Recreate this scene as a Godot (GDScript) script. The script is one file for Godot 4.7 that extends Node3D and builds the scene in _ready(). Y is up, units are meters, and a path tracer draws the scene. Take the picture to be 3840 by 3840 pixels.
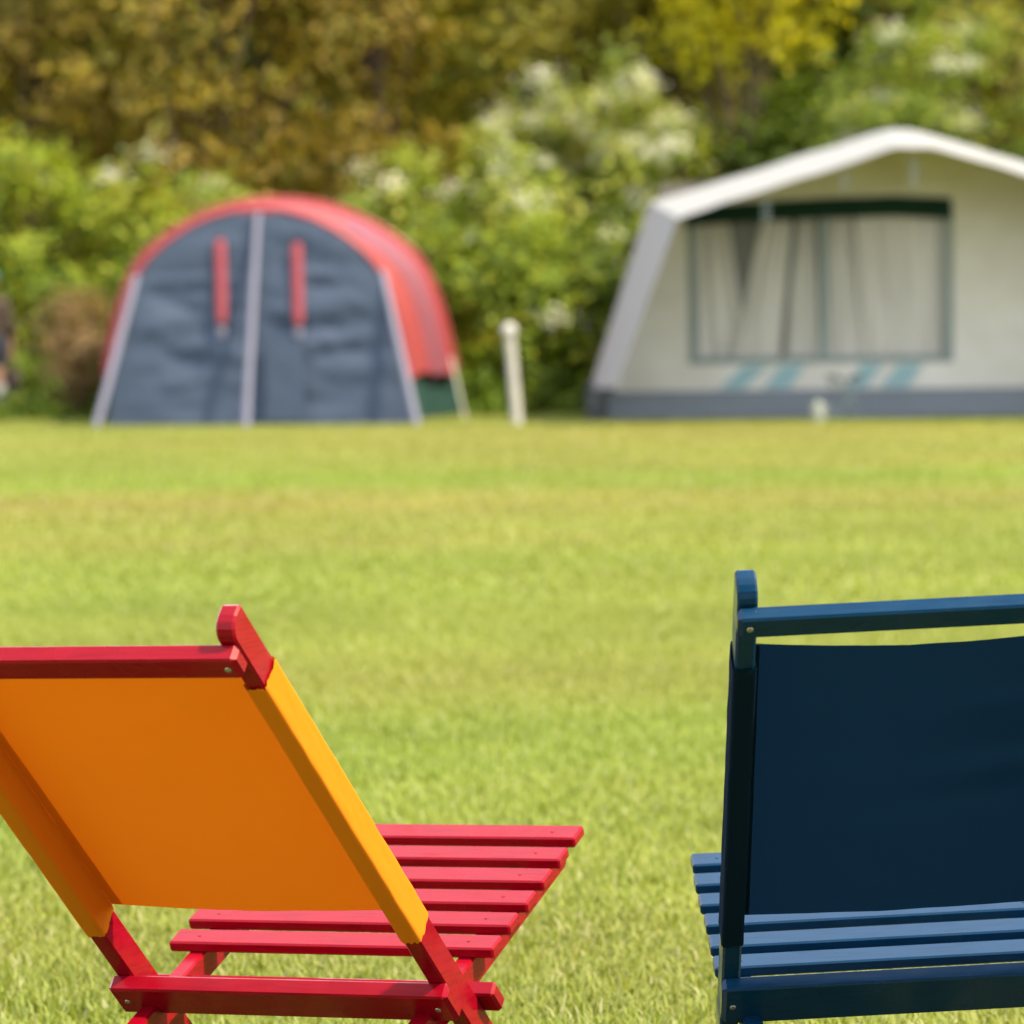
extends Node3D
# Two canvas-backed wooden folding chairs on a mown camp-site lawn; a tunnel tent, a trailer tent and a flowering hedge behind.

var rng := RandomNumberGenerator.new()
var taken := {}
var M := {}
const GROUND_DROP := 0.34   # chairs are laid out around the lower end of the back canvas, this far above the lawn


# ------------------------------------------------------------------ mesh helpers
class MB:
	var v := PackedVector3Array()
	var n := PackedVector3Array()
	var c := PackedColorArray()
	var colored := false

	func tri(a: Vector3, b: Vector3, d: Vector3, na: Vector3, nb: Vector3, nd: Vector3, col := Color.WHITE) -> void:
		# clockwise seen from the side the normal points to
		if (b - a).cross(d - a).dot(na + nb + nd) > 0.0:
			v.append(a); v.append(d); v.append(b)
			n.append(na); n.append(nd); n.append(nb)
		else:
			v.append(a); v.append(b); v.append(d)
			n.append(na); n.append(nb); n.append(nd)
		c.append(col); c.append(col); c.append(col)

	func flat(a: Vector3, b: Vector3, d: Vector3, out: Vector3, col := Color.WHITE) -> void:
		var m := (b - a).cross(d - a)
		if m.length_squared() < 1e-16:
			return
		m = m.normalized()
		if m.dot(out) < 0.0:
			m = -m
		tri(a, b, d, m, m, m, col)

	func face(p: Array, centre: Vector3, col := Color.WHITE) -> void:
		var mid := Vector3.ZERO
		for q in p:
			mid += q
		mid /= p.size()
		for i in range(1, p.size() - 1):
			flat(p[0], p[i], p[i + 1], mid - centre, col)

	func grid(rows: Array, wrap_u := false, flip := false, col := Color.WHITE) -> void:
		var nr: int = rows.size()
		var nc: int = rows[0].size()
		var nor := []
		for i in nr:
			var line := PackedVector3Array()
			for j in nc:
				var jm: int = (j - 1 + nc) % nc if wrap_u else maxi(j - 1, 0)
				var jp: int = (j + 1) % nc if wrap_u else mini(j + 1, nc - 1)
				var du: Vector3 = rows[i][jp] - rows[i][jm]
				var dv: Vector3 = rows[mini(i + 1, nr - 1)][j] - rows[maxi(i - 1, 0)][j]
				var m := du.cross(dv)
				m = m.normalized() if m.length_squared() > 1e-18 else Vector3.UP
				line.append(-m if flip else m)
			nor.append(line)
		for i in nr - 1:
			for j in (nc if wrap_u else nc - 1):
				var k: int = (j + 1) % nc
				tri(rows[i][j], rows[i][k], rows[i + 1][k], nor[i][j], nor[i][k], nor[i + 1][k], col)
				tri(rows[i][j], rows[i + 1][k], rows[i + 1][j], nor[i][j], nor[i + 1][k], nor[i + 1][j], col)

	func tube(path: Array, radii: Array, sides := 8, caps := true, col := Color.WHITE) -> void:
		var rows := []
		var last: Vector3 = path[path.size() - 1]
		for i in path.size():
			var t: Vector3 = (path[mini(i + 1, path.size() - 1)] - path[maxi(i - 1, 0)]).normalized()
			var s := t.cross(Vector3(0.31, 0.17, 0.93)).normalized()
			var w := t.cross(s)
			var ring := PackedVector3Array()
			for k in sides:
				var a := TAU * k / sides
				ring.append(path[i] + (s * cos(a) + w * sin(a)) * float(radii[i]))
			rows.append(ring)
		var start := v.size()
		grid(rows, true, false, col)
		# make the normals point outwards
		if v.size() > start:
			var out_side: Vector3 = v[start] - path[0]
			if n[start].dot(out_side) < 0.0:
				for i in range(start, v.size()):
					n[i] = -n[i]
				for i in range(start, v.size(), 3):
					var q := v[i + 1]
					v[i + 1] = v[i + 2]
					v[i + 2] = q
					q = n[i + 1]
					n[i + 1] = n[i + 2]
					n[i + 2] = q
		if caps:
			face(Array(rows[0]), path[1], col)
			face(Array(rows[rows.size() - 1]), path[path.size() - 2], col)

	func mesh(material: Material) -> ArrayMesh:
		var a := []
		a.resize(Mesh.ARRAY_MAX)
		a[Mesh.ARRAY_VERTEX] = v
		a[Mesh.ARRAY_NORMAL] = n
		if colored:
			a[Mesh.ARRAY_COLOR] = c
		var m := ArrayMesh.new()
		m.add_surface_from_arrays(Mesh.PRIMITIVE_TRIANGLES, a)
		m.surface_set_material(0, material)
		return m


func chamfer(poly: Array, r: float) -> Array:
	var out := []
	for i in poly.size():
		var p: Vector2 = poly[i]
		var a: Vector2 = poly[(i - 1 + poly.size()) % poly.size()]
		var b: Vector2 = poly[(i + 1) % poly.size()]
		out.append(p + (a - p).normalized() * r)
		out.append(p + (b - p).normalized() * r)
	return out


func inset(poly: Array, r: float) -> Array:
	var area := 0.0
	for i in poly.size():
		var p: Vector2 = poly[i]
		var q: Vector2 = poly[(i + 1) % poly.size()]
		area += p.x * q.y - q.x * p.y
	var sgn := 1.0 if area > 0.0 else -1.0
	var out := []
	for i in poly.size():
		var p: Vector2 = poly[i]
		var a: Vector2 = (p - poly[(i - 1 + poly.size()) % poly.size()]).normalized()
		var b: Vector2 = (poly[(i + 1) % poly.size()] - p).normalized()
		var na := Vector2(-a.y, a.x) * sgn
		var nb := Vector2(-b.y, b.x) * sgn
		var m := na + nb
		out.append(p + m / maxf(0.35, m.length_squared() * 0.5) * r)
	return out


# a convex outline in the (forward, up) plane drawn out along x, with bevelled ends
func add_prism(b: MB, poly: Array, x0: float, x1: float, bev: float) -> void:
	var small := inset(poly, bev)
	var rings := []
	for e in [[x0, small], [x0 + bev, poly], [x1 - bev, poly], [x1, small]]:
		var ring := []
		for q in e[1]:
			ring.append(Vector3(e[0], q.y, -q.x))
		rings.append(ring)
	var centre := Vector3.ZERO
	for q in poly:
		centre += Vector3(0, q.y, -q.x)
	centre /= poly.size()
	centre.x = (x0 + x1) * 0.5
	b.face(rings[0], centre)
	b.face(rings[3], centre)
	for k in 3:
		for i in poly.size():
			var j := (i + 1) % poly.size()
			var mid: Vector3 = (rings[k][i] + rings[k][j] + rings[k + 1][i] + rings[k + 1][j]) * 0.25
			var axis := Vector3(mid.x, centre.y, centre.z)
			var outw := mid - axis
			# long thin outlines: point away from the edge's own inner side instead of the centre
			var e2: Vector2 = poly[j] - poly[i]
			var nn := Vector2(e2.y, -e2.x)
			var pm: Vector2 = (poly[i] + poly[j]) * 0.5
			if nn.dot(pm - Vector2(-centre.z, centre.y)) < 0.0:
				nn = -nn
			outw = Vector3(0, nn.y, -nn.x).normalized()
			if k == 0:
				outw.x = -0.3
			elif k == 2:
				outw.x = 0.3
			b.flat(rings[k][i], rings[k][j], rings[k + 1][j], outw)
			b.flat(rings[k][i], rings[k + 1][j], rings[k + 1][i], outw)


func box(b: MB, centre: Vector3, size: Vector3, col := Color.WHITE, turn := Basis.IDENTITY) -> void:
	var h := size * 0.5
	for ax in 3:
		for s in [-1.0, 1.0]:
			var u := Vector3.ZERO
			var w := Vector3.ZERO
			var o := Vector3.ZERO
			o[ax] = h[ax] * s
			u[(ax + 1) % 3] = h[(ax + 1) % 3]
			w[(ax + 2) % 3] = h[(ax + 2) % 3]
			b.face([centre + turn * (o - u - w), centre + turn * (o + u - w), centre + turn * (o + u + w), centre + turn * (o - u + w)], centre, col)


# ------------------------------------------------------------------ scene helpers
func numbered(called: String) -> String:
	var k: int = taken.get(called, 0)
	taken[called] = k + 1
	return called if k == 0 else "%s_%03d" % [called, k]


func thing(called: String, label: String, category: String, at := Transform3D.IDENTITY, group := "") -> Node3D:
	var o := Node3D.new()
	o.name = numbered(called)
	add_child(o)
	o.transform = at
	o.set_meta("label", label)
	o.set_meta("category", category)
	if group != "":
		o.set_meta("group", group)
	return o


func part(called: String, b: MB, material: Material, parent: Node3D) -> MeshInstance3D:
	var o := MeshInstance3D.new()
	o.name = called
	o.mesh = b.mesh(material)
	parent.add_child(o, true)
	return o


func lin(r: float, g: float, b: float) -> Color:
	return Color(r, g, b).linear_to_srgb()


func noise_image(freq: float, size: int, octaves: int, seed_: int) -> Image:
	var f := FastNoiseLite.new()
	f.seed = seed_
	f.frequency = freq
	f.fractal_octaves = octaves
	return f.get_seamless_image(size, size)


func tex_ramp(freq: float, size: int, octaves: int, seed_: int, lo: Color, hi: Color) -> ImageTexture:
	var src := noise_image(freq, size, octaves, seed_)
	var im := Image.create(size, size, false, Image.FORMAT_RGB8)
	for y in size:
		for x in size:
			im.set_pixel(x, y, lo.lerp(hi, src.get_pixel(x, y).r))
	return ImageTexture.create_from_image(im)


func bump(freq: float, size: int, octaves: int, seed_: int) -> ImageTexture:
	return ImageTexture.create_from_image(noise_image(freq, size, octaves, seed_))


func grain_image(seed_: int) -> ImageTexture:   # fine lines running along u: brush marks and wood grain under paint
	var f := FastNoiseLite.new()
	f.seed = seed_
	f.frequency = 1.0
	f.fractal_octaves = 3
	var im := Image.create(256, 256, false, Image.FORMAT_L8)
	for y in 256:
		for x in 256:
			var q := f.get_noise_2d(x * 0.012, y * 0.23) * 0.5 + 0.5
			im.set_pixel(x, y, Color(q, q, q))
	return ImageTexture.create_from_image(im)


func weave_image() -> ImageTexture:
	var im := Image.create(128, 128, false, Image.FORMAT_L8)
	for y in 128:
		for x in 128:
			var over := (x / 4 + y / 4) % 2 == 0
			var q: float = sin(PI * ((x % 4) + 0.5) / 4.0) if over else sin(PI * ((y % 4) + 0.5) / 4.0)
			q = 0.35 + 0.6 * q
			im.set_pixel(x, y, Color(q, q, q))
	return ImageTexture.create_from_image(im)


func mat(color: Color, rough := 0.8, spec := 0.5) -> StandardMaterial3D:
	var m := StandardMaterial3D.new()
	m.albedo_color = color
	m.roughness = rough
	m.metallic_specular = spec
	return m


func triplanar(m: StandardMaterial3D, scale_: float, world := false) -> void:
	m.uv1_triplanar = true
	m.uv1_world_triplanar = world
	m.uv1_scale = Vector3.ONE * scale_


func make_materials() -> void:
	var grain := grain_image(5)
	var weave := weave_image()
	var gi := grain.get_image()
	for y in 256:
		for x in 256:
			var q := 0.90 + 0.10 * smoothstep(0.25, 0.6, gi.get_pixel(x, y).r)
			gi.set_pixel(x, y, Color(q, q, q))
	var streaks := ImageTexture.create_from_image(gi)
	for e in [["red_paint", lin(0.265, 0.0018, 0.011)], ["blue_paint", lin(0.004, 0.033, 0.086)]]:
		var m := mat(e[1], 0.34, 0.27)
		triplanar(m, 3.0)
		m.heightmap_enabled = true
		m.heightmap_texture = grain
		m.heightmap_scale = 0.018
		m.roughness_texture = bump(0.03, 128, 3, 11)
		m.albedo_texture = streaks
		m.roughness = 0.42
		M[e[0]] = m
	for e in [["orange_canvas", lin(0.72, 0.215, 0.012), Color(0.18, 0.034, 0.001)], ["blue_canvas", lin(0.004, 0.013, 0.030), Color(0.002, 0.010, 0.024)]]:
		var m := mat(e[1], 0.95, 0.12)
		triplanar(m, 14.0)
		m.heightmap_enabled = true
		m.heightmap_texture = weave
		m.heightmap_scale = 0.03
		m.backlight_enabled = true
		m.backlight = Color(e[2]).linear_to_srgb()
		M[e[0]] = m
	M.screw = mat(lin(0.35, 0.34, 0.32), 0.45)
	M.screw.metallic = 0.9
	# tents
	M.fly_red = mat(lin(0.38, 0.066, 0.072), 0.34, 0.5)
	M.fly_red.backlight_enabled = true
	M.fly_red.backlight = lin(0.36, 0.04, 0.045)
	M.crease_shade_mauve = mat(lin(0.20, 0.052, 0.075), 0.5, 0.5)
	M.panel_blue = mat(lin(0.050, 0.072, 0.122), 0.7, 0.4)
	M.strap_lavender = mat(lin(0.22, 0.215, 0.30), 0.6)
	M.patch_red = mat(lin(0.32, 0.055, 0.075), 0.8)
	M.mudwall_green = mat(lin(0.006, 0.040, 0.034), 0.7)
	M.cotton_white = mat(lin(0.80, 0.775, 0.735), 0.85, 0.3)
	M.cotton_white.albedo_texture = tex_ramp(0.02, 128, 4, 21, Color(0.93, 0.925, 0.91), Color(1, 1, 1))
	triplanar(M.cotton_white, 0.6)
	M.cotton_white.backlight_enabled = true
	M.cotton_white.backlight = lin(0.16, 0.16, 0.15)
	M.hood_grey = mat(lin(0.27, 0.267, 0.264), 0.75, 0.35)
	M.lining = mat(lin(0.14, 0.125, 0.105), 0.9, 0.2)
	M.frame_green = mat(lin(0.006, 0.030, 0.020), 0.8, 0.3)
	M.frame_grey = mat(lin(0.25, 0.295, 0.29), 0.8, 0.3)
	M.curtain = mat(lin(0.74, 0.71, 0.68), 0.9, 0.2)
	M.stripe_teal = mat(lin(0.30, 0.46, 0.50), 0.8, 0.3)
	M.skirt_grey = mat(lin(0.155, 0.178, 0.205), 0.6, 0.5)
	M.skirt_dark = mat(lin(0.12, 0.125, 0.13), 0.7, 0.4)
	M.film = mat(Color(0.9, 0.92, 0.92, 0.10), 0.12, 0.5)
	M.film.transparency = BaseMaterial3D.TRANSPARENCY_ALPHA
	M.jug_grey = mat(lin(0.25, 0.27, 0.23), 0.6)
	M.rope = mat(lin(0.5, 0.5, 0.42), 0.8)
	M.white_paint = mat(lin(0.55, 0.525, 0.49), 0.55)
	M.white_paint.albedo_texture = tex_ramp(0.05, 128, 4, 8, Color(0.85, 0.84, 0.81), Color(1, 1, 1))
	triplanar(M.white_paint, 2.0)
	# plants
	M.leaf = mat(Color.WHITE, 0.55, 0.45)
	M.leaf.vertex_color_use_as_albedo = true
	M.leaf.backlight_enabled = true
	M.leaf.backlight = lin(0.75, 0.75, 0.55)
	M.petal = mat(lin(0.84, 0.81, 0.68), 0.8, 0.3)
	M.petal.backlight_enabled = true
	M.petal.backlight = lin(0.5, 0.48, 0.36)
	M.bark = mat(lin(0.16, 0.115, 0.085), 0.9, 0.3)
	M.bark.albedo_texture = tex_ramp(0.06, 128, 4, 31, Color(0.62, 0.6, 0.58), Color(1, 1, 1))
	triplanar(M.bark, 2.0)
	M.blade = mat(Color.WHITE, 0.6, 0.35)
	M.blade.vertex_color_use_as_albedo = true
	M.blade.backlight_enabled = true
	M.blade.backlight = lin(0.8, 0.8, 0.5)
	M.soil = mat(Color.WHITE, 0.95, 0.2)
	M.soil.albedo_texture = tex_ramp(0.02, 256, 5, 41, lin(0.15, 0.155, 0.03), lin(0.24, 0.23, 0.055))
	triplanar(M.soil, 0.35, true)


# ------------------------------------------------------------------ chairs
func make_chair(label: String, p: Dictionary, paint: Material, cloth: Material) -> void:
	var bs := Basis(Vector3.UP, p.yaw) * Basis(Vector3.RIGHT, p.pitch) * Basis(Vector3(0, 0, 1), p.roll)
	var at := Transform3D(bs, Vector3(p.x, GROUND_DROP, -p.z)) * Transform3D(Basis.IDENTITY, Vector3(0, -GROUND_DROP, 0))
	var t := thing("folding_chair", label, "chair", at, "canvas backed folding chairs on the lawn")
	var a: float = p.a
	var w: float = p.w
	var th: float = p.t
	var hb := 0.25
	var rp := func(s: float, dep: float) -> Vector2: return Vector2(-sin(a) * s + cos(a) * dep, cos(a) * s + sin(a) * dep + GROUND_DROP)
	# back rails, one long beam each from the top of the back to the front foot
	var foot: float = -(GROUND_DROP + 0.022) / cos(a)
	var e: float = p.sE
	for side in [-1.0, 1.0]:
		var poly := []
		for q in [[foot - 0.03, 0.0], [e - 0.020, 0.0], [e - 0.013, 0.0025], [e - 0.006, 0.008], [e - 0.0015, 0.016], [e, 0.025], [e - 0.0015, w - 0.005], [e - 0.006, w], [foot, w]]:
			poly.append(rp.call(q[0], q[1]))
		var b := MB.new()
		var xo: float = side * hb
		add_prism(b, poly, minf(xo, xo - side * th), maxf(xo, xo - side * th), 0.003)
		part("back_rail", b, paint, t)
	# bars across
	for q in [["top_bar", p.s1, p.s2, -p.tb, 0.001, hb + 0.001, 0.006], ["cross_bar", p.c2, p.c1, -p.tb, 0.001, hb + p.ext, 0.006], ["front_bar", p.c2 - 0.085, p.c2 - 0.042, w - 0.001, w + 0.022, hb + p.stub, 0.004]]:
		var poly := chamfer([rp.call(q[1], q[3]), rp.call(q[2], q[3]), rp.call(q[2], q[4]), rp.call(q[1], q[4])], 0.0028)
		var b := MB.new()
		add_prism(b, poly, -q[5], q[5], q[6])
		var bar := part(q[0], b, paint, t)
		if q[0] != "front_bar":
			for side in [-1.0, 1.0]:
				var s := MB.new()
				var c0: Vector2 = rp.call((q[1] + q[2]) * 0.5, -p.tb)
				var back: Vector2 = rp.call(0.0, -1.0) - rp.call(0.0, 0.0)
				var o := Vector3(side * (hb - 0.014), c0.y, -c0.x)
				var d := Vector3(0, back.y, -back.x)
				s.tube([o - d * 0.002, o + d * 0.0009, o + d * 0.0016], [0.0045, 0.0045, 0.0025], 10)
				part("screw", s, M.screw, bar)
	# seat: two sloping rails that run on down to the back feet, six slats on top
	var sb: float = p.b
	var sp := func(along: float, up: float) -> Vector2: return Vector2(p.qz + cos(sb) * along - sin(sb) * up, p.qy + sin(sb) * along + cos(sb) * up + GROUND_DROP)
	var tail: float = -(GROUND_DROP + p.qy + 0.012) / sin(sb)
	var head: float = 5.0 * p.p + 0.040
	for side in [-1.0, 1.0]:
		var poly := chamfer([sp.call(tail, -0.057), sp.call(head - 0.02, -0.057), sp.call(head, -0.037), sp.call(head, -0.0155), sp.call(tail, -0.0155)], 0.004)
		var b := MB.new()
		var xo: float = side * (hb - th - 0.0025)
		add_prism(b, poly, minf(xo, xo - side * 0.026), maxf(xo, xo - side * 0.026), 0.003)
		part("seat_rail", b, paint, t)
	for k in 6:
		var along: float = k * p.p
		var wid := 0.0425 + rng.randf_range(-0.0008, 0.0008)
		var lift := rng.randf_range(-0.0004, 0.0006)
		var poly := chamfer([sp.call(along, lift - 0.0165), sp.call(along + wid, lift - 0.0165), sp.call(along + wid, lift), sp.call(along, lift)], 0.0025)
		var b := MB.new()
		var shift := rng.randf_range(-0.0015, 0.0015)
		add_prism(b, poly, -p.L * 0.5 + shift, p.L * 0.5 + shift, 0.003)
		var slat := part("seat_slat", b, paint, t)
		for side in [-1.0, 1.0]:
			var s := MB.new()
			var c0: Vector2 = sp.call(along + 0.021, lift)
			var u2: Vector2 = sp.call(0.0, 1.0) - sp.call(0.0, 0.0)
			var o := Vector3(side * (hb - th - 0.015), c0.y, -c0.x)
			var d := Vector3(0, u2.y, -u2.x)
			s.tube([o - d * 0.001, o + d * 0.0004, o + d * 0.0008], [0.0032, 0.0032, 0.0018], 8)
			part("screw", s, paint, slat)
	# canvas: a panel in front of the rails and a sleeve round each rail
	var sT: float = p.sT
	var f := FastNoiseLite.new()
	f.seed = int(p.seed)
	f.frequency = 7.0
	var panel_at := func(x: float, s: float, back_off: float) -> Vector3:
		var u: float = (x + hb) / (2.0 * hb)
		var belly: float = sin(PI * clampf((absf(x) - hb) / (-hb), 0.0, 1.0) * 0.5)
		var dep: float = w + 0.0042 - belly * float(p.sag) + f.get_noise_2d(x * 1.2, s * 2.2) * 0.0016 * belly - back_off
		for q in p.folds:   # soft creases: [x, s, length, half height, slope, depth]
			var dx: float = x - float(q[0])
			var ds: float = s - float(q[1]) - float(q[4]) * dx
			dep += float(q[5]) * exp(-pow(dx / float(q[2]), 2.0) - pow(ds / float(q[3]), 2.0)) * belly
		var q2: Vector2 = rp.call(s, dep)
		return Vector3(x, q2.y, -q2.x)
	var rows := []
	var nu := 40
	var nv := 34
	for i in nv + 1:
		var line := PackedVector3Array()
		for j in nu + 1:
			var x: float = lerpf(-hb + 0.006, hb - 0.006, float(j) / nu)
			var dip: float = pow(sin(PI * float(j) / nu), 0.8)
			var s0: float = 0.004 + float(p.rise) * dip
			var s1: float = sT - 0.004 - float(p.dip) * dip
			line.append(panel_at.call(x, lerpf(s0, s1, float(i) / nv), 0.0))
		rows.append(line)
	var pb := MB.new()
	pb.grid(rows)
	var canvas := part("back_canvas", pb, cloth, t)
	for side in [-1.0, 1.0]:
		# sleeve
		var loops := []
		for i in 19:
			var s: float = lerpf(0.0, sT, i / 18.0)
			var ring := PackedVector3Array()
			for k in 48:
				# walk round a rounded rectangle: four flat sides of 7 steps, four corners of 5
				var leg: int = k / 12
				var st: int = k % 12
				var cx: float
				var sy: float
				var hx: float = th * 0.5
				var hy: float = w * 0.5
				var cr := 0.0035
				var corner_at: Vector2 = [Vector2(hx - cr, hy - cr), Vector2(-hx + cr, hy - cr), Vector2(-hx + cr, -hy + cr), Vector2(hx - cr, -hy + cr)][leg]
				var prev_at: Vector2 = [Vector2(hx - cr, -hy + cr), Vector2(hx - cr, hy - cr), Vector2(-hx + cr, hy - cr), Vector2(-hx + cr, -hy + cr)][leg]
				var dirn := Vector2(cos(PI * 0.5 * leg), sin(PI * 0.5 * leg))
				var q0: Vector2
				if st < 7:
					q0 = prev_at.lerp(corner_at, st / 7.0) + dirn * cr
				else:
					var an := PI * 0.5 * (leg + (st - 7) / 5.0)
					q0 = corner_at + Vector2(cos(an), sin(an)) * cr
					dirn = Vector2(cos(an), sin(an))
				var puff: float = 0.0024 + 0.0011 * f.get_noise_3d(s * 4.0, q0.x * 9.0, q0.y * 9.0 + side * 4.0)
				q0 += dirn * puff
				cx = q0.x
				sy = q0.y
				var fray: float = (0.006 * f.get_noise_2d(k * 0.05, side * 9.0 + i) if i == 18 or i == 0 else 0.0)
				var q2: Vector2 = rp.call(s + fray, w * 0.5 + sy)
				ring.append(Vector3(side * (hb - th * 0.5) + cx, q2.y, -q2.x))
			loops.append(ring)
		var sbm := MB.new()
		sbm.grid(loops, true, true)
		part("sleeve", sbm, cloth, canvas)
		# the doubled strip of the same cloth where the sleeve is sewn down on the panel
		var widths: Array = p.hem
		for layer in widths.size():
			var strip := []
			for i in nv * 2 + 1:
				var line := PackedVector3Array()
				var fr: float = i / (nv * 2.0)
				var wide: float = widths[layer] * (1.0 + 0.05 * f.get_noise_2d(fr * 0.4, layer * 11.0)) * lerpf(1.12, 0.88, fr)
				for j in 7:
					var x: float = side * lerpf(hb - th - 0.001, hb - th - wide, j / 6.0)
					var dip: float = pow(sin(PI * (x + hb) / (2.0 * hb)), 0.8)
					var s0: float = 0.006 + float(p.rise) * dip
					var s1: float = sT - 0.006 - float(p.dip) * dip
					line.append(panel_at.call(x, lerpf(s0, s1, fr), 0.0013 * (layer + 1)))
				strip.append(line)
			var hm := MB.new()
			hm.grid(strip, false, side > 0.0)
			part("hem", hm, p.lining, canvas)


func chairs() -> void:
	make_chair("red wooden folding chair with orange canvas back and slatted seat", {
		"x": -0.36, "z": 5.742, "yaw": -0.3906, "roll": 0.0305, "pitch": 0.0044, "a": 0.8534, "w": 0.0455, "t": 0.026, "sT": 0.582, "sE": 0.699, "qz": 0.241, "qy": -0.0462, "b": 0.3298, "p": 0.0688,
		"L": 0.5031, "s1": 0.6349, "s2": 0.6735, "tb": 0.0247, "c1": -0.1021, "c2": -0.1629, "sag": 0.010, "dip": 0.004, "rise": 0.004, "ext": 0.007, "hem": [0.016], "lining": M.orange_canvas, "stub": 0.024, "seed": 3, "folds": [[0.0, 0.30, 0.30, 0.10, 0.2, 0.004], [-0.12, 0.10, 0.10, 0.03, -0.5, -0.003], [0.12, 0.50, 0.12, 0.03, 0.4, -0.003]]}, M.red_paint, M.orange_canvas)
	make_chair("dark blue wooden folding chair with navy canvas back and slatted seat", {
		"x": 0.5273, "z": 5.7025, "yaw": 0.0357, "roll": 0.0384, "pitch": -0.0035, "a": 0.7636, "w": 0.0447, "t": 0.0255, "sT": 0.5646, "sE": 0.7048, "qz": 0.1881, "qy": -0.0601, "b": 0.2832, "p": 0.0709,
		"L": 0.4968, "s1": 0.6449, "s2": 0.68, "tb": 0.022, "c1": -0.0701, "c2": -0.1472, "sag": 0.008, "dip": 0.013, "rise": 0.002, "ext": 0.001, "hem": [0.012], "lining": M.blue_canvas, "stub": -0.002, "seed": 9,
		"folds": [[0.14, 0.42, 0.10, 0.022, 0.14, 0.013], [0.15, 0.355, 0.11, 0.016, 0.18, -0.013], [0.16, 0.30, 0.10, 0.018, 0.22, 0.012], [0.08, 0.25, 0.10, 0.02, 0.1, -0.006]]}, M.blue_paint, M.blue_canvas)


# ------------------------------------------------------------------ tents
func hoop(u: float, hw: float, h: float) -> Vector2:   # u 0..1 from the left foot over the top to the right foot
	var half := [Vector2(1.0, 0.0), Vector2(0.975, 0.16), Vector2(0.935, 0.33), Vector2(0.875, 0.53), Vector2(0.775, 0.715), Vector2(0.61, 0.84), Vector2(0.40, 0.935), Vector2(0.2, 0.985), Vector2(0.0, 1.0)]
	var q: float = u * 2.0 if u < 0.5 else (1.0 - u) * 2.0
	var sgn := -1.0 if u < 0.5 else 1.0
	var k: float = q * (half.size() - 1)
	var i: int = mini(int(k), half.size() - 2)
	var a: Vector2 = half[maxi(i - 1, 0)]
	var b: Vector2 = half[i]
	var c: Vector2 = half[i + 1]
	var d: Vector2 = half[mini(i + 2, half.size() - 1)] if i + 2 < half.size() else Vector2(-half[half.size() - 2].x, half[half.size() - 2].y)
	var p := b.cubic_interpolate(c, a, d, k - i)
	return Vector2(sgn * p.x * hw, p.y * h)


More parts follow.
